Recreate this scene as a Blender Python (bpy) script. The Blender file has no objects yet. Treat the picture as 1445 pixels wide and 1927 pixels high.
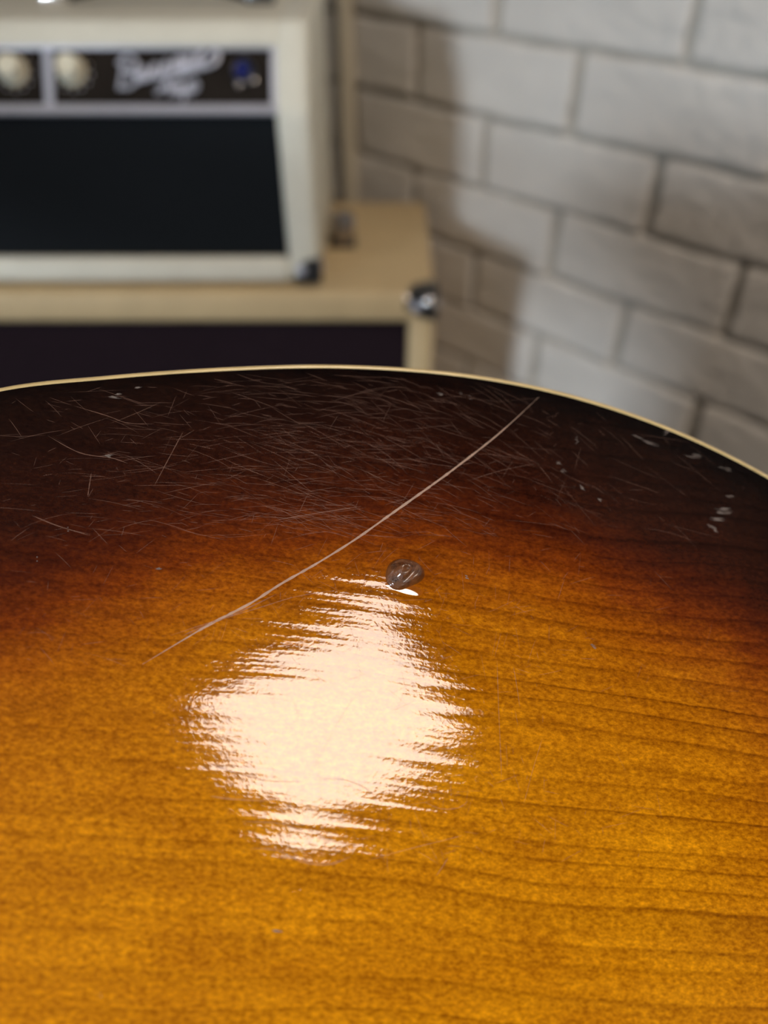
import bpy, bmesh, math, random
import numpy as np
from mathutils import Matrix, Vector

random.seed(7); np.random.seed(7)
scene = bpy.context.scene
col = scene.collection

# ------------------------------------------------------------------ camera
FPX = 1391.0                       # focal length in pixels of the 1445 x 1927 frame
PITCH = math.radians(41.3)
CP, SP = math.cos(PITCH), math.sin(PITCH)
CZ = 0.90                          # camera height above the floor
cam_data = bpy.data.cameras.new('camera')
cam = bpy.data.objects.new('camera', cam_data)
col.objects.link(cam)
cam.location = (0, 0, CZ)
cam.rotation_euler = (math.pi/2 - PITCH, 0, 0)
cam_data.sensor_fit = 'AUTO'
cam_data.sensor_width = 36.0
cam_data.lens = 36.0*FPX/1927.0
cam_data.clip_start = 0.01
cam_data.dof.use_dof = True
cam_data.dof.focus_distance = 0.170
cam_data.dof.aperture_fstop = 0.026/0.0045
scene.camera = cam

# ------------------------------------------------------------------ world, lamp strengths, exposure
world = bpy.data.worlds.new('world'); scene.world = world
world.use_nodes = True
world.node_tree.nodes['Background'].inputs[0].default_value = (0.8, 0.85, 1.0, 1)
world.node_tree.nodes['Background'].inputs[1].default_value = 0.02
CEILING_LAMP = (23.0, (1.0, 0.84, 0.70))     # warm ceiling panel
WINDOW_LIGHT = (112.0, (0.75, 0.865, 1.0))     # daylight through the window opposite the brick wall
scene.view_settings.view_transform = 'Standard'
scene.view_settings.look = 'None'
scene.view_settings.gamma = 1.0
scene.view_settings.use_curve_mapping = False
scene.view_settings.exposure = 0.08

# ------------------------------------------------------------------ node helpers
def new_mat(name):
    m = bpy.data.materials.new(name); m.use_nodes = True
    nt = m.node_tree
    return m, nt, nt.nodes['Principled BSDF']
def setin(node, **kw):
    for k, v in kw.items():
        node.inputs[k.replace('_', ' ')].default_value = v
def noise(nt, vec, scale, detail=4, rough=.5, dist=0):
    n = nt.nodes.new('ShaderNodeTexNoise')
    n.inputs['Scale'].default_value = scale; n.inputs['Detail'].default_value = detail
    n.inputs['Roughness'].default_value = rough; n.inputs['Distortion'].default_value = dist
    if vec is not None: nt.links.new(vec, n.inputs['Vector'])
    return n.outputs['Fac']
def objco(nt, scale=(1, 1, 1), rot=(0, 0, 0)):
    t = nt.nodes.new('ShaderNodeTexCoord'); mp = nt.nodes.new('ShaderNodeMapping')
    mp.inputs['Scale'].default_value = scale; mp.inputs['Rotation'].default_value = rot
    nt.links.new(t.outputs['Object'], mp.inputs['Vector'])
    return mp.outputs['Vector']
def ramp(nt, fac, stops, interp='LINEAR'):
    r = nt.nodes.new('ShaderNodeValToRGB'); cr = r.color_ramp; cr.interpolation = interp
    while len(cr.elements) > 1: cr.elements.remove(cr.elements[0])
    cr.elements[0].position = stops[0][0]; cr.elements[0].color = (*stops[0][1], 1)
    for p, c in stops[1:]:
        el = cr.elements.new(p); el.color = (*c, 1)
    nt.links.new(fac, r.inputs['Fac'])
    return r.outputs['Color']
def maths(nt, op, a, b=None, clamp=False):
    m = nt.nodes.new('ShaderNodeMath'); m.operation = op; m.use_clamp = clamp
    for i, x in enumerate((a, b)):
        if x is None: continue
        if hasattr(x, 'type'): nt.links.new(x, m.inputs[i])
        else: m.inputs[i].default_value = x
    return m.outputs[0]
def maprange(nt, x, a, b, c, d):
    m = nt.nodes.new('ShaderNodeMapRange')
    nt.links.new(x, m.inputs[0])
    for i, v in enumerate((a, b, c, d)): m.inputs[i+1].default_value = v
    return m.outputs[0]
def mixcol(nt, fac, a, b, mode='MIX'):
    m = nt.nodes.new('ShaderNodeMix'); m.data_type = 'RGBA'; m.blend_type = mode
    for i, x in ((0, fac), (6, a), (7, b)):
        if hasattr(x, 'type'): nt.links.new(x, m.inputs[i])
        elif i == 0: m.inputs[0].default_value = x
        else: m.inputs[i].default_value = (*x, 1)
    return m.outputs[2]
def bump(nt, h, strength, dist, normal=None):
    b = nt.nodes.new('ShaderNodeBump')
    b.inputs['Strength'].default_value = strength; b.inputs['Distance'].default_value = dist
    nt.links.new(h, b.inputs['Height'])
    if normal is not None: nt.links.new(normal, b.inputs['Normal'])
    return b.outputs['Normal']
def simple(name, color, rough=.5, metal=0, var=.12, vscale=30, bscale=None, bstr=.3, bdist=.001, coat=0):
    m, nt, p = new_mat(name)
    v = objco(nt)
    f = noise(nt, v, vscale)
    lo = tuple(c*(1-var) for c in color); hi = tuple(min(1, c*(1+var)) for c in color)
    nt.links.new(ramp(nt, f, [(.3, lo), (.7, hi)]), p.inputs['Base Color'])
    setin(p, Roughness=rough, Metallic=metal, Coat_Weight=coat)
    if 'weave' in name or 'carpet' in name or 'faceplate' in name: setin(p, Specular_IOR_Level=.08)
    if bscale:
        nt.links.new(bump(nt, noise(nt, v, bscale, 6, .6), bstr, bdist), p.inputs['Normal'])
    return m
def emitter(name, strength, color):
    m, nt, p = new_mat(name)
    setin(p, Base_Color=(.8, .8, .8, 1), Roughness=.6)
    p.inputs['Emission Color'].default_value = (*color, 1)
    p.inputs['Emission Strength'].default_value = strength
    return m

M = {}
M['painted_brick'] = simple('painted_brick', (.72, .68, .615), .62, var=.07, vscale=14, bscale=75, bstr=.9, bdist=.009)
M['dark_brick'] = simple('dark_painted_brick', (.045, .04, .038), .7, var=.1, vscale=14, bscale=90, bstr=.75, bdist=.006)
M['mortar'] = simple('painted_mortar', (.50, .46, .39), .8, var=.15, vscale=25, bscale=180, bstr=.6, bdist=.004)
M['plaster'] = simple('painted_plaster', (.22, .20, .18), .8, var=.04, vscale=5, bscale=120, bstr=.2, bdist=.002)
M['ceiling'] = simple('ceiling_paint', (.24, .22, .20), .9, var=.03, vscale=5)
M['floor'] = simple('floor_carpet', (.035, .03, .028), .95, var=.3, vscale=60, bscale=400, bstr=.5, bdist=.004)
M['pipe'] = simple('painted_pipe', (.62, .56, .43), .5, var=.05, vscale=20)
M['cream_tolex'] = simple('cream_textured_vinyl', (.74, .71, .585), .55, var=.04, vscale=40, bscale=900, bstr=.5, bdist=.0008)
M['tan_tolex'] = simple('tan_textured_vinyl', (.55, .41, .22), .55, var=.06, vscale=30, bscale=900, bstr=.5, bdist=.0008)
M['black_cloth'] = simple('black_grille_weave', (.010, .012, .014), .8, var=.3, vscale=500, bscale=1200, bstr=.6, bdist=.001)
M['oxblood_cloth'] = simple('dark_grille_weave', (.016, .009, .012), .85, var=.3, vscale=500, bscale=1200, bstr=.6, bdist=.001)
M['panel_brown'] = simple('dark_brown_faceplate', (.017, .013, .010), .5, var=.15, vscale=30)
M['silver'] = simple('brushed_silver', (.58, .59, .66), .42, metal=.35, var=.06, vscale=60)
M['chrome'] = simple('polished_chrome', (.85, .82, .80), .22, metal=1, var=.05, vscale=30)
M['nickel'] = simple('satin_nickel', (.40, .375, .38), .26, metal=1, var=.06, vscale=40)
M['dark_steel'] = simple('dark_nickel_plate', (.16, .165, .17), .28, metal=.9, var=.15, vscale=60)
M['ivory'] = simple('ivory_plastic', (.78, .73, .56), .4, var=.04, vscale=60)
M['ivory_shade'] = simple('aged_ivory_plastic', (.45, .36, .22), .5, var=.06, vscale=60)
M['blue_jewel'] = simple('blue_jewel_glass', (.005, .012, .12), .06, var=.1, vscale=60, coat=1)
M['white_print'] = simple('white_print', (.55, .55, .56), .5, var=.05, vscale=60)
M['black_rubber'] = simple('black_rubber', (.015, .015, .016), .6, var=.2, vscale=60)
M['body_side'] = simple('dark_lacquered_maple', (.03, .012, .006), .12, var=.3, vscale=60, coat=1)
M['panel_white'] = simple('white_enamel', (.75, .75, .73), .4, var=.03, vscale=10)
M['lamp'] = emitter('ceiling_panel_diffuser', *CEILING_LAMP)
M['daylight'] = emitter('daylight_pane', *WINDOW_LIGHT)

# ------------------------------------------------------------------ mesh helpers
def link(o, parent=None):
    col.objects.link(o)
    if parent is not None: o.parent = parent
    return o
def mesh_obj(name, verts, faces, mat, parent=None, smooth=False, off=(0, 0, 0)):
    me = bpy.data.meshes.new(name)
    me.from_pydata([(v[0]-off[0], v[1]-off[1], v[2]-off[2]) for v in verts], [], faces)
    me.materials.append(mat); me.update()
    if smooth:
        for p in me.polygons: p.use_smooth = True
    return link(bpy.data.objects.new(name, me), parent)
def bm_obj(name, bm, mat, parent=None, smooth=True, off=(0, 0, 0)):
    if off != (0, 0, 0): bmesh.ops.translate(bm, verts=bm.verts, vec=-Vector(off))
    bmesh.ops.recalc_face_normals(bm, faces=bm.faces)
    me = bpy.data.meshes.new(name); bm.to_mesh(me); bm.free()
    me.materials.append(mat)
    if smooth:
        me.set_sharp_from_angle(angle=math.radians(40)) if hasattr(me, 'set_sharp_from_angle') else None
        for p in me.polygons: p.use_smooth = True
    return link(bpy.data.objects.new(name, me), parent)
def box_bm(x0, x1, y0, y1, z0, z1, bev=0, seg=2):
    bm = bmesh.new()
    bmesh.ops.create_cube(bm, size=1)
    for v in bm.verts:
        v.co = Vector((x0 if v.co.x < 0 else x1, y0 if v.co.y < 0 else y1, z0 if v.co.z < 0 else z1))
    if bev: bmesh.ops.bevel(bm, geom=bm.edges[:], offset=bev, segments=seg, profile=.5, affect='EDGES')
    return bm
def prism_bm(poly, x0, x1, bev=0, seg=3):
    """polygon in (y, z) extruded along x"""
    bm = bmesh.new()
    a = [bm.verts.new((x0, y, z)) for y, z in poly]; b = [bm.verts.new((x1, y, z)) for y, z in poly]
    n = len(poly)
    bm.faces.new(a); bm.faces.new(b[::-1])
    for i in range(n): bm.faces.new((a[i], b[i], b[(i+1) % n], a[(i+1) % n]))
    bmesh.ops.recalc_face_normals(bm, faces=bm.faces)
    if bev: bmesh.ops.bevel(bm, geom=bm.edges[:], offset=bev, segments=seg, profile=.5, affect='EDGES')
    return bm
def lathe_bm(profile, n=32, mat=None):
    """profile [(r, h)] about local z, then transformed by mat"""
    bm = bmesh.new(); rings = []
    for r, h in profile:
        if r < 1e-6: rings.append([bm.verts.new((0, 0, h))])
        else: rings.append([bm.verts.new((r*math.cos(2*math.pi*i/n), r*math.sin(2*math.pi*i/n), h)) for i in range(n)])
    for A, B in zip(rings, rings[1:]):
        for i in range(n):
            j = (i+1) % n
            if len(A) == 1: bm.faces.new((A[0], B[i], B[j]))
            elif len(B) == 1: bm.faces.new((A[i], A[j], B[0]))
            else: bm.faces.new((A[i], A[j], B[j], B[i]))
    if mat is not None: bmesh.ops.transform(bm, matrix=mat, verts=bm.verts)
    return bm
def tube_into(bm, pts, rad, n=8):
    pts = [Vector(p) for p in pts]; rings = []
    up = None
    for i, p in enumerate(pts):
        t = (pts[min(i+1, len(pts)-1)]-pts[max(i-1, 0)]).normalized()
        if up is None: up = t.orthogonal().normalized()
        up = (up-t*up.dot(t)).normalized(); w = t.cross(up)
        r = rad[i] if isinstance(rad, (list, tuple)) else rad
        rings.append([bm.verts.new(p+up*r*math.cos(2*math.pi*k/n)+w*r*math.sin(2*math.pi*k/n)) for k in range(n)])
    for A, B in zip(rings, rings[1:]):
        for k in range(n): bm.faces.new((A[k], A[(k+1) % n], B[(k+1) % n], B[k]))
    bm.faces.new(rings[0][::-1]); bm.faces.new(rings[-1])
def catmull(P, per=6):
    P = [np.array(p, float) for p in P]; out = []
    for i in range(len(P)-1):
        p0, p1, p2, p3 = P[max(i-1, 0)], P[i], P[i+1], P[min(i+2, len(P)-1)]
        for k in range(per):
            t = k/per
            out.append(.5*((2*p1)+(-p0+p2)*t+(2*p0-5*p1+4*p2-p3)*t*t+(-p0+3*p1-3*p2+p3)*t**3))
    out.append(P[-1]); return out
def empty(name, loc, label=None, cat=None, group=None, rz=0):
    o = bpy.data.objects.new(name, None); o.location = loc; o.rotation_euler.z = rz
    o.empty_display_size = .05; link(o)
    if label: tag(o, label, cat, group)
    return o
def tag(o, label, cat, group=None):
    o['label'] = label; o['category'] = cat
    if group: o['group'] = group
    return o
def structure(o, label=None, cat=None):
    o['kind'] = 'structure'
    if label: o['label'] = label
    if cat: o['category'] = cat
    return o

# ------------------------------------------------------------------ the room (axes s along the brick wall, t away from it)
TH = math.radians(46)
WD = np.array([math.sin(TH), -math.cos(TH)]); WI = -np.array([math.cos(TH), math.sin(TH)])
WP = np.array([.055, .946])
S0, S1, T1, ZC = -.62, 3.0, 3.6, 2.34
ROOM_RZ = math.atan2(WD[1], WD[0])            # local x = s, local y = -t
def W(s, t, z):
    p = WP+WD*s+WI*t; return (p[0], p[1], z)
room_loc = W(0, 0, 0)
def room_box(name, s0, s1, t0, t1, z0, z1, mat, bev=0):
    bm = box_bm(s0, s1, -t1, -t0, z0, z1, bev)
    o = bm_obj(name, bm, mat); o.location = room_loc; o.rotation_euler.z = ROOM_RZ
    return o
LINE_ = CZ-.131
floor = structure(room_box('floor', S0-.1, S1+.1, -.12, T1+.1, -.06, 0, M['floor']), 'dark carpeted floor of the room', 'floor')
ceil = structure(room_box('ceiling', S0-.1, S1+.1, -.12, T1+.1, ZC, ZC+.06, M['ceiling']), 'grey painted ceiling of the room', 'ceiling')
ZDARK = LINE_+5*.0742   # above this course unseen bricks are darkened to keep lacquer reflections dark
wall_right = structure(room_box('wall_right', S0, S1, -.12, 0.0, 0, ZDARK, M['mortar']), 'white painted brick wall beside the amplifier', 'wall')
structure(room_box('wall_left', S0-.1, S0, -.12, T1, 0, ZC, M['plaster']), 'plain painted wall on the far side of the amplifier', 'wall')
structure(room_box('wall_far', S1, S1+.1, -.12, T1, 0, ZC, M['plaster']), 'plain painted end wall of the room', 'wall')
# the wall opposite the bricks, with a window opening
WS0, WS1, WZ0, WZ1 = .42, .90, .92, 1.42
wf = bmesh.new()
for (a, b, c, d) in ((S0-.1, WS0, 0, ZC), (WS1, S1+.1, 0, ZC), (WS0, WS1, 0, WZ0), (WS0, WS1, WZ1, ZC)):
    t = box_bm(a, b, -(T1+.1), -T1, c, d); me = bpy.data.meshes.new('t'); t.to_mesh(me); t.free(); wf.from_mesh(me); bpy.data.meshes.remove(me)
o = bm_obj('wall_front', wf, M['plaster'], smooth=False); o.location = room_loc; o.rotation_euler.z = ROOM_RZ
structure(o, 'plain painted wall holding the window opposite the bricks', 'wall')
win = room_box('window_1', WS0, WS1, T1+.05, T1+.06, WZ0, WZ1, M['daylight']); structure(win, 'daylit window opposite the brick wall', 'window')
for (a, b, c, d) in ((WS0, WS0+.03, WZ0, WZ1), (WS1-.03, WS1, WZ0, WZ1), (WS0+.03, WS1-.03, WZ0, WZ0+.03), (WS0+.03, WS1-.03, WZ1-.03, WZ1)):
    bm_obj('window_frame', box_bm(a, b, -(T1+.05), -(T1+.01), c, d, .004), M['panel_white'], win)

# bricks: every brick its own piece, courses and bonds as in the painted wall
COURSE, PITCHB, LINE = .0742, .206, CZ-.131
variants = []
for k in range(6):
    L, Hh = .1940, .0672
    def cuts(h, m):
        e_ = [h, h-.0010, h-.0022, h-.0060]
        return [-x for x in e_]+list(np.linspace(-h+.014, h-.014, m))+e_[::-1]
    cx_, cz_ = cuts(L/2, 10), cuts(Hh/2, 3)
    bm = bmesh.new(); ph1, ph2 = random.uniform(0, 6), random.uniform(0, 6); rows = []
    for z in cz_:
        rw = []
        for x in cx_:
            edge = min(L/2-abs(x), Hh/2-abs(z))
            y = -.0095+.0011*math.sin(x*40+ph1)*math.cos(z*60+ph2)+random.uniform(-.0004, .0004)
            y += {0: .0016, 1: .0004}.get(0 if edge < .0006 else (1 if edge < .002 else 2), 0) if edge < .002 else 0
            y += {0: .0034, 1: .0026, 2: .0010}.get(min(range(4), key=lambda q: abs(Hh/2-z-(0, .0010, .0022, .0060)[q])), 0) if z > Hh/2-.004 else 0
            rw.append(bm.verts.new((x+.0008*math.sin(z*150+ph2)*(abs(x) > L*.4), y, z+.0009*math.sin(x*70+ph1)*(abs(z) > Hh*.3)+random.uniform(-.0003, .0003))))
        rows.append(rw)
    for A, Bq in zip(rows, rows[1:]):
        for i in range(len(A)-1): bm.faces.new((A[i], A[i+1], Bq[i+1], Bq[i]))
    # side skirt into the joint
    be = [e for e in bm.edges if e.is_boundary]
    r = bmesh.ops.extrude_edge_only(bm, edges=be)
    for v in [g for g in r['geom'] if isinstance(g, bmesh.types.BMVert)]: v.co.y = .004
    bmesh.ops.recalc_face_normals(bm, faces=bm.faces)
    me = bpy.data.meshes.new('brick'); bm.to_mesh(me); bm.free(); me.materials.append(M['painted_brick'])
    me.set_sharp_from_angle(angle=math.radians(28))
    if sum(p.normal.y for p in me.polygons[:40]) > 0: me.flip_normals()
    variants.append(me)
rest = bmesh.new(); rest_dark = bmesh.new()
bm_obj('upper_wall', box_bm(S0, S1, 0, .12, ZDARK, ZC), M['dark_brick'], wall_right, smooth=False)
r0 = -int((LINE)/COURSE)-1; r1 = int((ZC-LINE)/COURSE)+1
for row in range(r0, r1):
    z = LINE+(row+.5)*COURSE
    if z-.034 < 0 or z+.034 > ZC: continue
    ph = .0865 if row % 2 == 0 else .190
    k0 = int((S0-ph)/PITCHB)-2
    for k in range(k0, 22):
        c = ph+(k+.5)*PITCHB
        e0, e1 = max(c-.097, S0+.003), min(c+.097, S1-.003); fit = 1.0
        if e1-e0 < .03: continue
        if e1-e0 < .1935: fit = (e1-e0)/.194; c = (e0+e1)/2       # cut brick at the wall's end
        me = random.choice(variants)
        mtx = Matrix.Translation((c+random.uniform(-.0015, .0015), random.uniform(-.0012, .0022), z+random.uniform(-.001, .001))) @ Matrix.Rotation(random.uniform(-.006, .006)*fit, 4, 'Y') @ Matrix.Diagonal((fit, 1, 1, 1))
        if .25 < z < ZDARK and S0 < c < 1.7:
            b = bpy.data.objects.new('brick', me); link(b, wall_right); b.matrix_local = mtx
        else:
            tb = bmesh.new(); tb.from_mesh(me); bmesh.ops.transform(tb, matrix=mtx, verts=tb.verts)
            tm = bpy.data.meshes.new('t'); tb.to_mesh(tm); tb.free(); (rest if z < ZDARK else rest_dark).from_mesh(tm); bpy.data.meshes.remove(tm)
o = bm_obj('brickwork', rest, M['painted_brick'], wall_right); o['kind'] = 'stuff'
o = bm_obj('dark_brickwork', rest_dark, M['dark_brick'], wall_right); o['kind'] = 'stuff'

# painted pipe standing against the wall behind the amplifier
pp = W(-.125, .014, 0)
pipe = empty('vertical_pipe', pp, 'cream painted vertical pipe on the brick wall behind the amplifier', 'pipe')
bm_obj('pipe_tube', lathe_bm([(0, 0), (.0105, 0), (.0105, ZC), (0, ZC)], 24), M['pipe'], pipe)
for zz in (.35, 1.35, 2.0):
    cl = bm_obj('pipe_clip', lathe_bm([(.0105, -.008), (.0125, -.008), (.0125, .008), (.0105, .008)], 24), M['pipe'], pipe); cl.location = (0, 0, zz)

# ceiling light panel
LP = (.480, -.620); LS = .272
lamp = empty('ceiling_light', (LP[0], LP[1], ZC), 'square warm ceiling light panel in a white frame', 'lamp', rz=math.radians(-51))
bm_obj('diffuser', box_bm(-LS, LS, -LS, LS, -.042, -.032), M['lamp'], lamp, smooth=False)
for (a, b, c, d) in ((-LS-.025, -LS, -LS-.025, LS+.025), (LS, LS+.025, -LS-.025, LS+.025), (-LS, LS, -LS-.025, -LS), (-LS, LS, LS, LS+.025)):
    bm_obj('frame', box_bm(a, b, c, d, -.046, 0, .003), M['panel_white'], lamp)

# ------------------------------------------------------------------ speaker cabinet
CT = CZ-.309                           # height of the cabinet top
cab_o = (-.33, .80, 0.0)
cab = empty('speaker_cabinet', cab_o, 'tan vinyl speaker cabinet with dark grille cloth standing under the amplifier head', 'speaker')
CX0, CX1, CY0, CY1 = -.72, .0505, .669, .925
def cabpart(name, bm, mat, parent=None, smooth=True): return bm_obj(name, bm, mat, parent or cab, smooth, off=cab_o if parent is None or parent is cab else (0, 0, 0))
cabpart('top_panel', box_bm(CX0, CX1, CY0, CY1, CT-.032, CT, .007, 4), M['tan_tolex'])
cabpart('side_panel', box_bm(CX1-.0265, CX1, CY0, CY1, .03, CT-.026, .006, 3), M['tan_tolex'])
cabpart('side_panel', box_bm(CX0, CX0+.0265, CY0, CY1, .03, CT-.026, .006, 3), M['tan_tolex'])
cabpart('bottom_panel', box_bm(CX0, CX1, CY0, CY1, .022, .054, .006, 3), M['tan_tolex'])
cabpart('back_panel', box_bm(CX0+.02, CX1-.02, CY1-.025, CY1-.008, .05, CT-.03), M['tan_tolex'])
cabpart('grille_cloth', box_bm(CX0+.02, CX1-.02, CY0+.010, CY0+.022, .05, CT-.03), M['oxblood_cloth'])
for fx in (CX0+.06, CX1-.06):
    for fy in (CY0+.05, CY1-.05):
        cabpart('foot', lathe_bm([(0, 0), (.018, 0), (.02, .006), (.02, .023), (0, .023)], 20, Matrix.Translation((fx, fy, 0))), M['black_rubber'])
def corner_cap(x, y, z, sx, sy, sz, a, parent, off, th=.0016, mat='dark_steel', rivets=True, ball=True):
    """three-winged metal corner: wings lie on the top/bottom, front and side faces; sx.. point into the box"""
    bm = bmesh.new()
    def wing(c0, c1, c2, th=th):
        # triangular-ish plate with rounded outline
        pts = [(0, 0)]+[(a*math.cos(t)**.8 if math.cos(t) > 1e-6 else 0, a*math.sin(t)**.8 if math.sin(t) > 1e-6 else 0) for t in np.linspace(0, math.pi/2, 9)]
        lo = [bm.verts.new(Vector((x, y, z))+c0*p[0]+c1*p[1]-c2*th) for p in pts]
        hi = [bm.verts.new(Vector((x, y, z))+c0*p[0]+c1*p[1]+c2*.0004) for p in pts]
        bm.faces.new(lo); bm.faces.new(hi)
        n = len(pts)
        for i in range(n): bm.faces.new((lo[i], lo[(i+1) % n], hi[(i+1) % n], hi[i]))
    X, Y, Z = Vector((sx, 0, 0)), Vector((0, sy, 0)), Vector((0, 0, sz))
    wing(X, Z, Y); wing(Y, Z, X); wing(X, Y, Z, .0003)
    o = bm_obj('corner_cap', bm, M[mat], parent, False, off=off)
    ox, oy, oz = x-off[0], y-off[1], z-off[2]
    if ball:
        bm_obj('corner_ball', lathe_bm([(0, -.0115), (.0066, -.0095), (.0105, -.0045), (.0115, 0), (.0105, .0045), (.0066, .0095), (0, .0115)], 20,
               Matrix.Translation((ox+sx*.0070, oy+sy*.0070, oz+sz*.0113))), M['chrome'], o)
    if rivets:
        for c in ((X*a*.72+Z*a*.52-Y*th), (Y*a*.55+Z*a*.45-X*th)):
            bm_obj('rivet', lathe_bm([(.0052, -.0012), (.0046, .0008), (.0026, .0018), (0, .0021)], 14,
                   Matrix.Translation((ox+c.x, oy+c.y, oz+c.z)) @ Vector((0, 0, 1)).rotation_difference(
                       (-Y if abs(c.y) < .003 else (-X if abs(c.x) < .003 else -Z))).to_matrix().to_4x4()), M['silver'], o)
    return o
cc = corner_cap(CX1, CY0, CT, -1, 1, -1, .027, cab, cab_o)
hbm = bmesh.new(); tube_into(hbm, [(CX1-.030-cab_o[0], CY0+.0085-cab_o[1], CT-.0112), (CX1-.008-cab_o[0], CY0+.0085-cab_o[1], CT-.0112)], .0108, 20)
bm_obj('corner_bar', hbm, M['chrome'], cc)
corner_cap(CX0, CY0, CT, 1, 1, -1, .027, cab, cab_o)
# chrome lock-down thumb nut on a plate blackened as its contact shadow, on the cabinet top beside the head
kx, ky = -.0440, .790
lock = empty('thumb_nut', (kx, ky, CT), 'chrome thumb nut on a dark plate standing on the tan cabinet beside the amplifier', 'thumb nut')
bm_obj('lock_plate', box_bm(-.0150, .014, -.013, .013, 0, .0022, .0008), M['black_rubber'], lock)
bm_obj('knurled_cap', lathe_bm([(0, .0022), (.0085, .0022), (.0085, .006), (.0125, .0075), (.0132, .010), (.0132, .028), (.0120, .031), (.006, .0325), (0, .033)], 28), M['nickel'], lock)

# ------------------------------------------------------------------ amplifier head
AX1, AX0, AY0, AY1 = -.0616, -.672, .682, .925
AB = CT+.004; ZK = CZ-.156; ZT = CZ-.0964; YT = AY0+.0404
amp_o = (-.367, .80, CT)
amp = empty('amplifier_head', amp_o, 'cream vinyl guitar amplifier head with dark control panel and script badge', 'amplifier')
def amppart(name, bm, mat, parent=None, smooth=True): return bm_obj(name, bm, mat, parent or amp, smooth, off=amp_o)
def ampchild(name, bm, mat, parent, smooth=True): return bm_obj(name, bm, mat, parent, smooth, off=amp_o)
SIDE = .0290
prof = [(AY0, AB), (AY0, ZK), (YT, ZT), (AY1, ZT), (AY1, AB)]
amppart('side_panel', prism_bm(prof, AX1-SIDE, AX1, .0065, 4), M['cream_tolex'])
amppart('side_panel', prism_bm(prof, AX0, AX0+SIDE, .0065, 4), M['cream_tolex'])
sl = np.array([.561, .828]); nm = np.array([-.828, .561])       # along the sloped front (y, z) and out of it
LEN = math.hypot(YT-AY0, ZT-ZK)
def slope(q, o=0): return (AY0+sl[0]*q+nm[0]*o, ZK+sl[1]*q+nm[1]*o)
QP0, QP1 = .0005, .0510                                        # panel extent along the slope
amppart('top_panel', prism_bm([slope(QP1+.001, 0), (YT, ZT), (AY1, ZT), (AY1, ZT-.018), (YT+.016, ZT-.018), slope(QP1+.001, -.020)], AX0+SIDE-.004, AX1-SIDE+.004, .0045, 3), M['cream_tolex'])
amppart('bottom_rail', box_bm(AX0+SIDE-.004, AX1-SIDE+.001, AY0-.001, AY0+.02, AB+.0005, CZ-.2815, .006, 4), M['cream_tolex'])
amppart('bottom_panel', box_bm(AX0+.01, AX1-.01, AY0+.01, AY1-.002, AB, AB+.016), M['cream_tolex'])
amppart('back_panel', box_bm(AX0+.02, AX1-.02, AY1-.02, AY1-.008, AB+.01, ZT-.01), M['cream_tolex'])
amppart('grille_cloth', box_bm(AX0+SIDE-.006, AX1-SIDE+.006, AY0+.008, AY0+.014, CZ-.285, ZK+.002), M['black_cloth'])
PX0, PX1 = AX0+SIDE-.002, AX1-SIDE+.002
panel = amppart('control_panel', prism_bm([slope(QP0, -.004), slope(QP1, -.004), slope(QP1, -.010), slope(QP0, -.010)], PX0, PX1), M['panel_brown'], smooth=False)
ampchild('trim_strip', prism_bm([slope(QP0-.001, -.0006), slope(.0076, -.0026), slope(.0076, -.006), slope(QP0-.001, -.006)], PX0, PX1, .0005, 1), M['silver'], panel)
ampchild('trim_strip', prism_bm([slope(.0502, -.0030), slope(QP1+.0012, -.0022), slope(QP1+.0012, -.006), slope(.0502, -.006)], PX0, PX1, .0004, 1), M['silver'], panel)
ampchild('trim_strip', prism_bm([slope(.006, -.0028), slope(QP1, -.0028), slope(QP1, -.0055), slope(.006, -.0055)], PX1-.0055, PX1-.001, .0004, 1), M['silver'], panel)
for dx in (-.279, -.470):
    ampchild('divider_strip', prism_bm([slope(.004, -.0022), slope(QP1, -.0022), slope(QP1, -.0055), slope(.004, -.0055)], dx-.0038, dx+.0038, .0005, 1), M['silver'], panel)
# panel frame: local x = world x, local y = up the slope, local z = out of the panel
def pframe(x, q, o=-.004):
    y, z = slope(q, o)
    return Matrix(((1, 0, 0, x), (0, sl[0], nm[0], y), (0, sl[1], nm[1], z), (0, 0, 0, 1)))
def knob(x, q, ang):
    mt = pframe(x, q)
    sc = .84
    mt = mt @ Matrix.Scale(sc, 4)
    k = ampchild('knob', lathe_bm([(.0128, 0), (.0138, .0008), (.0138, .0030), (.0118, .0048), (.0112, .0062), (.0108, .0150), (.0098, .0166), (0, .0166)], 36, mt), M['ivory'], panel)
    pb = box_bm(-.0006, .0006, .002, .0102, .0164, .0172); bmesh.ops.transform(pb, matrix=mt @ Matrix.Rotation(ang, 4, 'Z'), verts=pb.verts)
    ampchild('pointer', pb, M['ivory_shade'], k, False)
    sk = ampchild('skirt', lathe_bm([(.0138, .0004), (.0146, .0004), (.0146, .0022), (.0138, .0030)], 36, mt), M['ivory_shade'], k)
    # printed scale marks around the knob
    tk = bmesh.new()
    for i in range(11):
        a = math.radians(-225+27*i)
        t = box_bm(-.0009, .0009, .0172, .0196, .0001, .0004)
        bmesh.ops.transform(t, matrix=mt @ Matrix.Rotation(-a-math.pi/2+math.pi, 4, 'Z'), verts=t.verts)
        me = bpy.data.meshes.new('t'); t.to_mesh(me); t.free(); tk.from_mesh(me); bpy.data.meshes.remove(me)
    ampchild('scale_print', tk, M['white_print'], panel, False)
    return k
for i, x in enumerate((-.2590, -.3075, -.356, -.4045, -.4530, -.5100, -.5585, -.6070)):
    knob(x, .0335, [2.4, .1, -.6, .9, -1.2, .3, .7, -.4][i])
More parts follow.
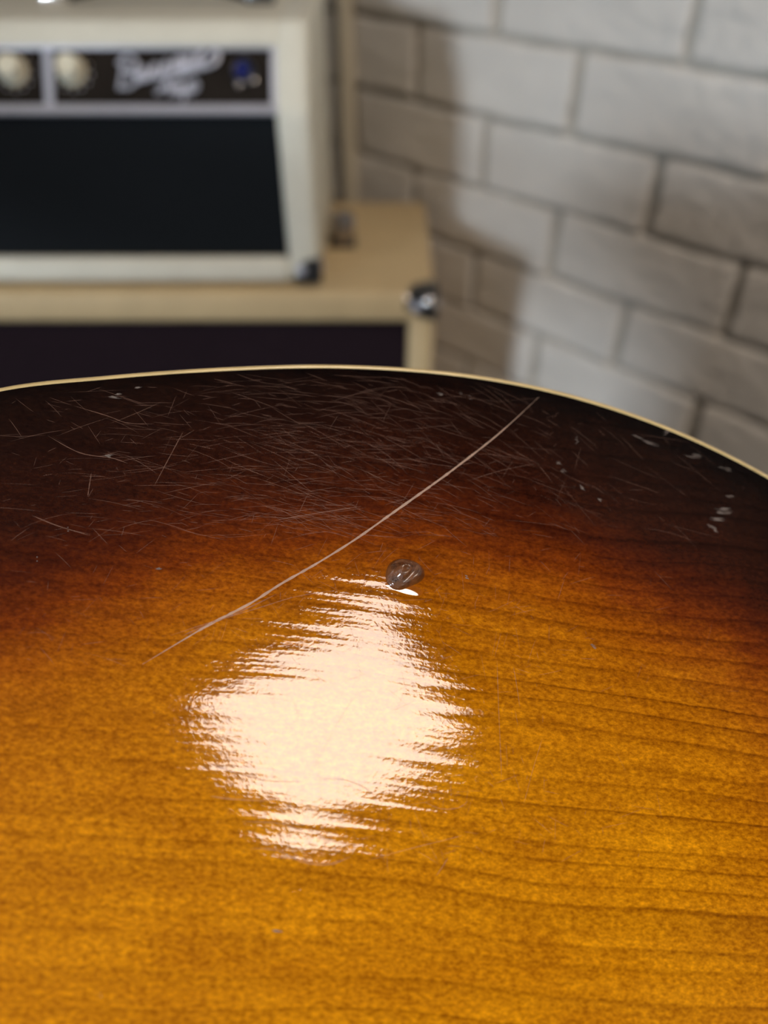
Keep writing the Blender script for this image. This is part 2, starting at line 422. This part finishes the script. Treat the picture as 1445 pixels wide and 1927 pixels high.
# pilot jewel with its bezel, then a fuse cap below
mj = pframe(-.1165, .0325)
bz = ampchild('jewel_bezel', lathe_bm([(.0098, 0), (.0104, .001), (.0100, .0034), (.0086, .0048), (.0074, .0040), (.0074, 0)], 28, mj), M['dark_steel'], panel)
ampchild('jewel', lathe_bm([(.0076, .002), (.0074, .0056), (.0056, .0090), (.0030, .0106), (0, .0110)], 8, mj), M['blue_jewel'], bz, False)
for (x, q) in ((-.1205, .0225), (-.1085, .0255)):
    ampchild('bezel_screw', lathe_bm([(.0034, 0), (.0034, .003), (.0022, .0046), (0, .005)], 16, pframe(x, q)), M['chrome'], panel)
# raised script badge, drawn as strokes in panel coordinates
def script(strokes, rad):
    bm = bmesh.new()
    for st in strokes:
        pts = catmull([((u-722.5)*.000440, (207-v)/115*.0513) for u, v in st], 6)
        w = []
        for x, q in pts:
            y, z = slope(q, -.0015); w.append((x, y, z))
        tube_into(bm, w, rad, 6)
    return bm
def letters(start, adv, slope_, kinds, h):
    """a run of small cursive letters climbing along a baseline"""
    out = []; x, y = start; path = []
    for kx_ in kinds:
        def P(a, b): path.append((x+a*adv+b*h*.28, y-slope_*a*adv-b*h))
        if kx_ == 'a':
            for a, b in ((0, 0), (.35, .95), (.05, .75), (.0, .2), (.3, .02), (.5, .9), (.55, .1), (.85, .05)): P(a, b)
        elif kx_ == 's':
            for a, b in ((0, .0), (.3, 1.0), (.5, .55), (.5, .1), (.2, .02), (.75, .02)): P(a, b)
        elif kx_ == 'm':
            for a, b in ((0, .0), (.1, .95), (.12, .0), (.3, .95), (.38, .8), (.4, .0), (.55, .95), (.66, .8), (.68, .05), (.9, .05)): P(a, b)
        elif kx_ == 'n':
            for a, b in ((0, .0), (.12, .95), (.15, .0), (.4, .95), (.55, .8), (.58, .05), (.9, .1)): P(a, b)
        elif kx_ == 'p':
            for a, b in ((0, .1), (.25, .95), (.1, -.85), (.25, .8), (.55, .95), (.6, .3), (.25, .05), (.9, .1)): P(a, b)
        x += adv; y -= slope_*adv
    out.append(path); return out
B = [[(232, 112), (228, 140), (222, 166)], [(222, 122), (236, 108), (254, 112), (255, 126), (236, 136), (254, 140), (254, 154), (238, 163), (224, 160)]]
word = letters((258, 152), 21, .24, 'assman', 24)
tail = [[(382, 120), (392, 112), (404, 100), (412, 104), (408, 118), (392, 126), (366, 132), (340, 142), (322, 150)]]
A_ = [[(290, 172), (302, 168), (314, 146), (318, 176)], [(296, 164), (310, 160), (322, 160)]]
amp_word = letters((322, 174), 22, .06, 'mp', 17)
bd = ampchild('script_badge', script(B+word+tail, .00165), M['silver'], panel)
ampchild('script_badge', script(A_+amp_word+[[(356, 172), (368, 166), (371, 156), (364, 150)]], .0015), M['silver'], panel)
corner_cap(AX1, AY0, AB+.0005, -1, 1, 1, .024, amp, amp_o, ball=False)
corner_cap(AX0, AY0, AB+.0005, 1, 1, 1, .024, amp, amp_o, ball=False)
for fx in (AX0+.05, AX1-.05):
    for fy in (AY0+.04, AY1-.04):
        amppart('foot', lathe_bm([(0, CT), (.012, CT), (.013, CT+.002), (.013, AB+.001), (0, AB+.001)], 16, Matrix.Translation((fx, fy, 0))), M['black_rubber'])
# strap handle on top
hd = bmesh.new(); tube_into(hd, catmull([(-.296, .812, ZT+.006), (-.25, .812, ZT+.015), (-.205, .812, ZT+.018), (-.16, .812, ZT+.015), (-.114, .812, ZT+.006)], 6), .0065, 10)
hnd = amppart('handle', hd, M['black_rubber'])
for x, mt_ in ((-.298, 'chrome'), (-.112, 'dark_steel')):
    ampchild('handle_cap', box_bm(x-.014, x+.014, .802, .822, ZT, ZT+.011, .004, 3), M[mt_], hnd)

# ------------------------------------------------------------------ the guitar
def u3(v): v = np.array(v, float); return v/np.linalg.norm(v)
CAMX = np.array([[1, 0, 0], [0, SP, CP], [0, -CP, SP]], float).T
g = u3([.96, -.14, -.13]); al = math.radians(16)
e = np.array([0, math.cos(al), -math.sin(al)]); e = u3(e-g*(e @ g)); n_ = np.cross(g, e)
P0 = np.array([(640-722.5)/FPX, (963.5-683)/FPX, -1])*.19
GO = P0+g*.0433+e*(-.2009)
GF = np.c_[g, e, n_]
GW = CAMX @ GF; GOW = CAMX @ GO+np.array([0, 0, CZ])
GMAT = Matrix([[*GW[i], GOW[i]] for i in range(3)]+[[0, 0, 0, 1]])
ARCH, RB = .012, .2048
XS = np.array([-.245, -.21, -.18, -.15, -.1213, -.0985, -.0745, -.0433, 0.])
WSV = np.array([.136, .134, .146, .1635, .1801, .1875, .1941, .2009, .2048])
SLP = np.gradient(WSV, XS); SLP[0] = 0; SLP[1] = 0; SLP[-1] = 0
def half_width(x):
    i = int(min(max(np.searchsorted(XS, x)-1, 0), len(XS)-2)); h = XS[i+1]-XS[i]; t = (x-XS[i])/h
    return ((2*t**3-3*t*t+1)*WSV[i]+(t**3-2*t*t+t)*h*SLP[i]+(-2*t**3+3*t*t)*WSV[i+1]+(t**3-t*t)*h*SLP[i+1])
def sm(t): t = min(max(t, 0), 1); return t*t*(3-2*t)
def r_butt(phi):
    return RB-.016*sm((55-abs(math.degrees(phi)))/55)
def r_neck(phi): return WSV[0]-.075*sm((60-abs(math.degrees(phi)))/60)
def arch(rho, R):
    t = rho/R; d = R-rho
    return ARCH*(1-t*t)-.0007*math.exp(-max(d, 0)/.0035)
def surf(x, y):
    if x >= 0: rho = math.hypot(x, y); R = r_butt(math.atan2(y, x))
    elif x > XS[0]: rho = abs(y); R = half_width(x)
    else: rho = math.hypot(x-XS[0], y); R = r_neck(math.atan2(y, XS[0]-x))
    return arch(rho, R)
ol_ = GF.T @ (-GO)
def at(u, v):
    """point of the arched plate (guitar coordinates) that the photograph shows at this pixel"""
    rl = GF.T @ np.array([(u-722.5)/FPX, (963.5-v)/FPX, -1]); k = .16
    for _ in range(30):
        q = ol_+rl*k; k += (surf(q[0], q[1])-q[2])/rl[2]
    q = ol_+rl*k
    return q[0], q[1]
guitar = bpy.data.objects.new('guitar', None); guitar.empty_display_size = .05
guitar.matrix_world = GMAT; link(guitar)
tag(guitar, 'sunburst guitar body with amber centre, dark edges, cream binding and scratched gloss lacquer', 'guitar')

# outline as (centre x, direction, radius)
ring = []
for ph in np.linspace(-90, 90, 241): ring.append((0., (math.cos(math.radians(ph)), math.sin(math.radians(ph))), r_butt(math.radians(ph))))
for x in np.linspace(0, XS[0], 180)[1:]: ring.append((x, (0, 1), half_width(x)))
for ph in np.linspace(90, 270, 121)[1:]:
    a = math.radians(ph); ring.append((XS[0], (math.cos(a), math.sin(a)), r_neck(math.atan2(math.sin(a), -math.cos(a)))))
for x in np.linspace(XS[0], 0, 180)[1:-1]: ring.append((x, (0, -1), half_width(x)))
NR = len(ring)
BW = .0014
def plate(sign, zoff, name, mat, rings=70):
    verts, faces, rim = [], [], []
    ts = [0]+list(np.linspace(0, 1, rings)[1:]**1.25)
    for t in ts:
        for (cx, d, R) in ring:
            rho = (R-BW)*(1-t)
            verts.append((cx+d[0]*rho, d[1]*rho, sign*arch(rho, R)+zoff)); rim.append((R-rho)*1000)
    for i in range(len(ts)-1):
        for k in range(NR):
            a, b = i*NR+k, i*NR+(k+1) % NR
            q = (a, b, b+NR, a+NR)
            faces.append(q if sign > 0 else q[::-1])
    o = mesh_obj(name, verts, faces, mat, guitar, True)
    at_ = o.data.attributes.new('rim_distance', 'FLOAT', 'POINT'); at_.data.foreach_set('value', rim)
    return o

# sunburst lacquer
def sunburst():
    m, nt, p = new_mat('sunburst_lacquer')
    a = nt.nodes.new('ShaderNodeAttribute'); a.attribute_name = 'rim_distance'
    rim = a.outputs['Fac']
    big = noise(nt, objco(nt), 22, 3)
    fine = noise(nt, objco(nt, (.35, 1, 1)), 420, 5, .65)
    x = maths(nt, 'ADD', rim, maths(nt, 'MULTIPLY', maths(nt, 'SUBTRACT', big, .5), 16))
    x = maths(nt, 'ADD', x, maths(nt, 'MULTIPLY', maths(nt, 'SUBTRACT', fine, .5), 13))
    tx = nt.nodes.new('ShaderNodeTexCoord'); sx_ = nt.nodes.new('ShaderNodeSeparateXYZ'); nt.links.new(tx.outputs['Object'], sx_.inputs[0])
    x = maths(nt, 'SUBTRACT', x, maprange(nt, sx_.outputs['X'], -.03, .10, 0, 8))
    x = maths(nt, 'MULTIPLY', x, maprange(nt, sx_.outputs['X'], -.12, -.03, .74, .98))
    x = maths(nt, 'DIVIDE', x, 100)
    base = ramp(nt, x, [(0, (.0034, .0014, .0012)), (.06, (.011, .0034, .0021)), (.14, (.016, .0044, .0025)), (.28, (.032, .0070, .003)), (.38, (.074, .0125, .003)), (.46, (.17, .032, .003)),
                        (.54, (.31, .080, .003)), (.66, (.43, .140, .003)), (.82, (.50, .178, .003)), (1, (.56, .212, .003))])
    # growth lines running along the body
    warp = noise(nt, objco(nt, (6, 9, 1)), 1.0, 2)
    sep = nt.nodes.new('ShaderNodeSeparateXYZ'); t = nt.nodes.new('ShaderNodeTexCoord'); nt.links.new(t.outputs['Object'], sep.inputs[0])
    yy = maths(nt, 'ADD', sep.outputs['Y'], maths(nt, 'MULTIPLY', warp, .020))
    comb = nt.nodes.new('ShaderNodeCombineXYZ'); nt.links.new(maths(nt, 'MULTIPLY', sep.outputs['X'], .030), comb.inputs[0]); nt.links.new(yy, comb.inputs[1])
    comb1 = nt.nodes.new('ShaderNodeCombineXYZ'); nt.links.new(yy, comb1.inputs[1])
    ph = maths(nt, 'ADD', maths(nt, 'MULTIPLY', yy, 195), maths(nt, 'MULTIPLY', noise(nt, comb1.outputs[0], 90, 2), 2.4))
    ph = maths(nt, 'ADD', ph, maths(nt, 'MULTIPLY', noise(nt, objco(nt, (.25, 1, 1)), 160, 3), .35))
    fr = maths(nt, 'FRACT', ph)
    amp_l = maprange(nt, noise(nt, comb.outputs[0], 70, 2), .35, .62, .45, 1.0)
    lines = maths(nt, 'MULTIPLY', ramp(nt, fr, [(0, (0, 0, 0)), (.45, (.04, .04, .04)), (.80, (.45, .45, .45)), (.90, (1, 1, 1)), (.95, (.8, .8, .8)), (1, (0, 0, 0))]), amp_l)
    lines2 = noise(nt, comb.outputs[0], 520, 3, .6)
    lmask = lines
    lmask2 = ramp(nt, lines2, [(.50, (0, 0, 0)), (.72, (1, 1, 1))])
    side = maprange(nt, sep.outputs['X'], -.10, .06, .34, .92)        # growth rings tighten and darken towards the butt end
    c = mixcol(nt, maths(nt, 'MULTIPLY', lmask, side), base, (.42, .33, .25), 'MULTIPLY')
    c = mixcol(nt, maths(nt, 'MULTIPLY', lmask2, .16), c, (.35, .25, .2), 'MULTIPLY')
    # flecked sheen of the wood under the lacquer, painted into the colour
    fl = noise(nt, objco(nt, (.55, 1, 1)), 1300, 3, .7)
    cl = noise(nt, objco(nt, (.35, 1, 1)), 110, 4, .6)
    c = mixcol(nt, 1.0, c, ramp(nt, fl, [(.30, (.60, .52, .45)), (.50, (1, 1, 1)), (.70, (1.5, 1.62, 1.3))]), 'MULTIPLY')
    c = mixcol(nt, 1.0, c, ramp(nt, cl, [(.30, (.84, .78, .7)), (.7, (1.14, 1.18, 1.1))]), 'MULTIPLY')
    nt.links.new(c, p.inputs['Base Color'])
    setin(p, Roughness=.42, Specular_IOR_Level=.0, Coat_Weight=1.0, Coat_Roughness=.03, Coat_IOR=1.43)
    # lacquer sunk into the grain, plus orange peel
    h1 = noise(nt, comb.outputs[0], 100, 2, .5)
    h2 = noise(nt, comb.outputs[0], 330, 2, .5)
    h3 = noise(nt, objco(nt, (.7, 1, 1)), 1200, 2, .5)
    hs = maths(nt, 'ADD', maths(nt, 'MULTIPLY', h1, 1.0), maths(nt, 'MULTIPLY', h2, .30))
    b1 = bump(nt, hs, 1.0, .00026)
    b2 = bump(nt, h3, 1.0, .000021, b1)
    nt.links.new(b2, p.inputs['Coat Normal'])
    nt.links.new(b2, p.inputs['Normal'])
    return m
M['sunburst'] = sunburst()
back = plate(1, 0, 'arched_back', M['sunburst'])
DEPTH = .042
plate(-1, -DEPTH, 'arched_front', M['sunburst'], 24)
# cream binding and the side
def band(name, prof, mat):
    """prof: list of (inset from the outline, z)"""
    verts, faces = [], []
    for ins, z in prof:
        for (cx, d, R) in ring: verts.append((cx+d[0]*(R-ins), d[1]*(R-ins), z))
    for i in range(len(prof)-1):
        for k in range(NR):
            a, b = i*NR+k, i*NR+(k+1) % NR
            faces.append((a, a+NR, b+NR, b))
    return mesh_obj(name, verts, faces, mat, guitar, True)
zed = arch(RB-BW, RB)
M['binding'] = simple('aged_cream_binding', (.66, .50, .23), .3, var=.10, vscale=90, coat=.6)
band('binding', [(BW+.0002, zed-.002), (BW, zed+.00008), (BW*.6, zed+.00012), (.0004, zed-.0001), (.0001, zed-.0005), (0, zed-.0010), (0, zed-.0060), (.0006, zed-.0062)], M['binding'])
band('binding', [(.0006, -DEPTH+.0055), (0, -DEPTH+.0053), (0, -DEPTH+.0006), (.0005, -DEPTH), (BW+.0002, -DEPTH-.0001)], M['binding'])
band('body_side', [(.0002, zed-.0060), (.0002, -DEPTH+.0055)], M['body_side'])

M['neck'] = simple('dark_mahogany_neck', (.05, .014, .007), .25, var=.3, vscale=40, coat=1)
def neck_bm(x0, x1, w0, w1, d0, d1, zt):
    bm = bmesh.new(); rr = []
    for i in range(13):
        t = i/12; x = x0+(x1-x0)*t; w = w0+(w1-w0)*t; d = d0+(d1-d0)*t
        rr.append([bm.verts.new((x, w*math.cos(a), zt+d*math.sin(a))) for a in np.linspace(0, math.pi, 15)])
    for A, Bq in zip(rr, rr[1:]):
        for k in range(14): bm.faces.new((A[k], A[k+1], Bq[k+1], Bq[k]))
        bm.faces.new((A[14], A[0], Bq[0], Bq[14]))
    bm.faces.new(rr[0]); bm.faces.new(rr[-1][::-1])
    return bm
bm_obj('neck_heel', neck_bm(-.285, -.34, .030, .029, .040, .026, -.040), M['neck'], guitar)
bm_obj('neck', neck_bm(-.335, -.68, .028, .022, .024, .021, -.040), M['neck'], guitar)
hb = bmesh.new(); outl = [(-.675, -.022), (-.70, -.038), (-.84, -.044), (-.855, -.02), (-.848, 0), (-.855, .02), (-.84, .044), (-.70, .038), (-.675, .022)]
lo = [hb.verts.new((x, y, -.040-(-.675-x)*-.22)) for x, y in outl]; hi = [hb.verts.new((x, y, -.026-(-.675-x)*-.22)) for x, y in outl]
hb.faces.new(lo); hb.faces.new(hi)
for i in range(9): hb.faces.new((lo[i], lo[(i+1) % 9], hi[(i+1) % 9], hi[i]))
bm_obj('headstock', hb, M['neck'], guitar, smooth=False)

# --- wear on the lacquer
def scratch_mat(name, color, alpha, rough=.5):
    m, nt, p = new_mat(name)
    f = noise(nt, objco(nt), 500, 3)
    nt.links.new(ramp(nt, f, [(.3, tuple(c*.75 for c in color)), (.7, color)]), p.inputs['Base Color'])
    setin(p, Roughness=rough, Alpha=alpha)
    return m
M['scratch'] = scratch_mat('scored_lacquer', (.78, .53, .40), .60)
M['hairline'] = scratch_mat('hairline_lacquer', (.60, .34, .25), .24)
M['nick'] = scratch_mat('nicked_lacquer', (.36, .31, .28), .5, .25)
def strip(verts, faces, pts, wid, lift=.00003, taper=True, jitter=0):
    n = len(pts); base = len(verts)
    for i, (x, y) in enumerate(pts):
        x0, y0 = pts[max(i-1, 0)]; x1, y1 = pts[min(i+1, n-1)]
        dx, dy = x1-x0, y1-y0; L = math.hypot(dx, dy) or 1
        w = wid*(1+random.uniform(-jitter, jitter))/2
        if taper: w *= max(.12, min(1, 6*min(i, n-1-i)/n))
        for s in (-1, 1):
            X, Y = x-dy/L*w*s, y+dx/L*w*s
            verts.append((X, Y, surf(X, Y)+lift))
    for i in range(n-1):
        a = base+2*i; faces.append((a, a+2, a+3, a+1))
def path(pix, per=8): return [tuple(p) for p in catmull([at(u, v) for u, v in pix], per)]
def scratch_obj(name, plist, mat, wid, jitter=.3):
    v, f = [], []
    for pl in plist: strip(v, f, pl, wid, jitter=jitter)
    return mesh_obj(name, v, f, mat, guitar, True)
scratch_obj('long_scratch', [path([(1014, 747), (940, 815), (860, 878), (800, 922), (735, 968), (670, 1014), (600, 1058), (530, 1098), (470, 1136), (400, 1172), (345, 1204), (268, 1250)], 10)], M['scratch'], .00050)
scratch_obj('scratch', [path([(520, 1118), (450, 1152), (380, 1180), (345, 1196)], 8)], M['hairline'], .0003)
for pix, w in (([(640, 1110), (560, 1122), (480, 1146), (400, 1170), (320, 1196)], .00016), ([(515, 980), (570, 970), (620, 962), (680, 953)], .00024),
               ([(345, 812), (318, 862), (290, 915)], .00018), ([(172, 890), (168, 915), (165, 935)], .00020), ([(140, 764), (200, 782), (240, 796), (290, 798)], .00016),
               ([(90, 820), (150, 852), (210, 862), (240, 872)], .0002), ([(60, 970), (110, 990), (170, 1008)], .0002),
               ([(700, 1300), (660, 1320), (560, 1500)], .0001), ([(935, 1240), (938, 1330), (942, 1420), (944, 1470)], .00012), ([(966, 1255), (972, 1290), (978, 1330)], .00014),
               ([(1020, 1390), (1002, 1450), (985, 1515)], .0001), ([(590, 1390), (600, 1440), (606, 1560)], .00008), ([(820, 1648), (832, 1632), (842, 1615)], .0002),
               ([(800, 1510), (830, 1522), (862, 1520), (880, 1508)], .00018), ([(690, 1620), (760, 1600), (840, 1580), (870, 1572)], .00014),
               ([(470, 1597), (520, 1600), (570, 1622), (620, 1626), (660, 1612)], .00034), ([(455, 1546), (520, 1549), (560, 1560), (590, 1577)], .00030),
               ([(396, 1498), (430, 1503), (490, 1506), (530, 1500)], .00030), ([(388, 1434), (420, 1446), (455, 1458), (510, 1470), (580, 1470)], .00030),
               ([(600, 1465), (650, 1468), (690, 1485), (712, 1510)], .00024), ([(880, 905), (945, 885), (1010, 872)], .0001)):
    scratch_obj('scratch', [path(pix, 6)], M['hairline'], w)
# hairline swirl marks over the dark band
v, f = [], []
for i in range(1500):
    r = random.random()
    if r < .62:
        u0 = random.gauss(640, 260); v0 = random.uniform(700, 1010)
        a = math.radians(random.gauss(12+(u0-600)*.03, 14)); L = random.choice((18, 30, 45, 70, 110))
    elif r < .80:
        u0 = random.uniform(20, 1100); v0 = random.uniform(740, 1250); a = math.radians(random.uniform(-75, 60)); L = random.choice((10, 20, 45))
    else:
        u0 = random.gauss(800, 230); v0 = random.uniform(1050, 1620); a = math.radians(random.choice((random.uniform(60, 110), random.uniform(-30, 50)))); L = random.choice((8, 16, 30, 50))
    top = 683+42*((u0-640)/640)**2 if u0 < 640 else 683+.000305*(u0-640)**2
    if not (5 < u0 < 1430) or v0 < top+25: continue
    cv = random.uniform(-.0012, .0022)
    pp_ = []
    for k in range(5):
        s = (k/4-.5)*L
        pp_.append((u0+s*math.cos(a)-cv*s*s*math.sin(a), v0+s*math.sin(a)+cv*s*s*math.cos(a)))
    strip(v, f, [at(*q) for q in pp_], random.uniform(.00003, .00009))
o = mesh_obj('hairline_scratches', v, f, M['hairline'], guitar, True); o['kind'] = 'stuff'
# small pale flakes: nicks, and glints off lacquer dings painted in
def nick_glint(u, vv, lu, lv, ang=0):
    v, f = [], []; ca, sa = math.cos(ang), math.sin(ang)
    k = 4 if max(lu, lv) > 6 else 2
    for j in range(k):
        if lu >= lv: o_, h_, off_ = random.uniform(-.45, .45)*lu, lu*random.uniform(.3, .7), lv*(2*j/(k-1)-1)*.8
        else: o_, h_, off_ = random.uniform(-.2, .2)*lu, lu*.9, lv*(2*j/(k-1)-1)*.9
        pts = []
        for q in (-1, -.35, .3, 1):
            du, dv = o_+q*h_, off_+random.uniform(-.5, .5)
            pts.append(at(u+du*ca-dv*sa, vv+du*sa+dv*ca))
        strip(v, f, pts, random.uniform(.00012, .00030), lift=.00005, jitter=.5)
    return mesh_obj('nick', v, f, M['nick'], guitar, True)
for a in ((215, 748, 14, 2, .0), (222, 742, 9, 1.5, -.2), (262, 729, 10, 1.5, -.2), (206, 858, 11, 3, .1), (828, 742, 10, 2, .1), (1086, 826, 4, 3, .3), (1085, 833, 4, 2, .3), (1212, 829, 38, 2.5, .36), (1256, 813, 11, 3, -.4),
          (1305, 858, 18, 4, .3), (1365, 882, 14, 3, .3), (1358, 958, 22, 3, .1), (1362, 965, 20, 2, .05), (1355, 978, 24, 3, .05), (1340, 992, 12, 2, .3), (1346, 999, 9, 2, .2), (1372, 934, 10, 2, .2), (878, 1086, 6, 2, .5),
          (1116, 1216, 9, 3, .4), (522, 1752, 11, 1.5, .15), (190, 1873, 4, 3, 0), (70, 1052, 1.5, 4, 0), (128, 996, 1.5, 4, 0), (300, 1070, 8, 1.5, 0),
          (1050, 872, 8, 2.5, .6), (1062, 888, 9, 3, .6), (1095, 918, 10, 2.5, .6), (1128, 940, 7, 2, .6), (885, 748, 5, 3, .3), (868, 740, 5, 2, .3)):
    nick_glint(*a)

# dent with a lifted lump of lacquer
cx, cy = at(760, 1080)
M['lump'] = simple('lifted_lacquer', (.13, .048, .016), .06, var=.6, vscale=500, coat=1, bscale=520, bstr=1.0, bdist=.0011)
bm = bmesh.new(); NA, NRR = 36, 16; rows = []
for i in range(NRR+1):
    t = i/NRR; rw = []
    for k in range(NA):
        a = 2*math.pi*k/NA
        R = .0042*(1+.12*math.sin(2*a+.6)+.08*math.sin(3*a+1.2))
        X = cx+R*t*math.cos(a)*1.02; Y = cy+R*t*math.sin(a)*.95
        h = .0031*(max(0, 1-t**2.2))**.62*(1+.16*math.sin(9*t+2*math.cos(a)))
        rw.append(bm.verts.new((X+.0006*(1-t), Y+.0010*(1-t), surf(X, Y)+h-.00005)))
    rows.append(rw)
for A, Bq in zip(rows, rows[1:]):
    for k in range(NA): bm.faces.new((A[k], A[(k+1) % NA], Bq[(k+1) % NA], Bq[k]))
bmesh.ops.remove_doubles(bm, verts=bm.verts, dist=1e-6)
lump = bm_obj('lacquer_blister', bm, M['lump'], guitar); lump['label'] = 'raised glossy brown blister of lifted lacquer'
# pressed lip of lacquer in front of the lump
M['amber'] = simple('amber_lacquer', (.33, .090, .004), .06, var=.2, vscale=600, coat=1)
bm = bmesh.new(); c0 = at(760, 1108); c1 = at(795, 1117); th_ = math.atan2(c1[1]-c0[1], c1[0]-c0[0]); rows = []
for i in range(9):
    t = i/8; rw = []
    for k in range(28):
        a = 2*math.pi*k/28; X = .0047*t*math.cos(a); Y = .0014*t*math.sin(a)*(1+.25*math.cos(a))
        x_, y_ = c0[0]+X*math.cos(th_)-Y*math.sin(th_), c0[1]+X*math.sin(th_)+Y*math.cos(th_)
        rw.append(bm.verts.new((x_, y_, surf(x_, y_)+.00009*(1-t*t)+.000095*(Y/.0014)*(1-t**4)-.00001+.00006*(1-t))))
    rows.append(rw)
for A, Bq in zip(rows, rows[1:]):
    for k in range(28): bm.faces.new((A[k], A[(k+1) % 28], Bq[(k+1) % 28], Bq[k]))
bmesh.ops.remove_doubles(bm, verts=bm.verts, dist=1e-7)
bm_obj('blister_lip', bm, M['amber'], guitar)

# ------------------------------------------------------------------ added support, unseen behind the guitar body, also shading the lower wall
und = -DEPTH-ARCH-.002
def gw(x, y, z): p = GMAT @ Vector((x, y, z)); return p
cor = [gw(x, y, und) for x, y in ((-.17, -.15), (.13, -.15), (.13, .15), (-.17, .15))]
ZB = .44
cxy = (sum(c.x for c in cor)/4, sum(c.y for c in cor)/4)
vs = [tuple(c) for c in cor]+[(c.x, c.y, ZB) for c in cor]
wedge = mesh_obj('foam_wedge', vs, [(0, 1, 2, 3), (7, 6, 5, 4), (0, 4, 5, 1), (1, 5, 6, 2), (2, 6, 7, 3), (3, 7, 4, 0)], M['black_rubber'], off=(*cxy, ZB))
wedge.location = (*cxy, ZB)
tag(wedge, 'black foam wedge block lying under the guitar body', 'foam block')
M['bench_wood'] = simple('dark_bench_wood', (.12, .07, .04), .5, var=.25, vscale=12)
bench = empty('bench', (*cxy, 0), 'dark wooden bench standing under the foam wedge', 'bench')  # bench added out of view to carry the shading wedge
bm_obj('seat', box_bm(-.30, .30, -.20, .20, ZB-.035, ZB, .005), M['bench_wood'], bench)
for sx in (-1, 1):
    for sy in (-1, 1):
        bm_obj('leg', box_bm(sx*.26-.022, sx*.26+.022, sy*.16-.022, sy*.16+.022, 0, ZB-.035, .004), M['bench_wood'], bench)
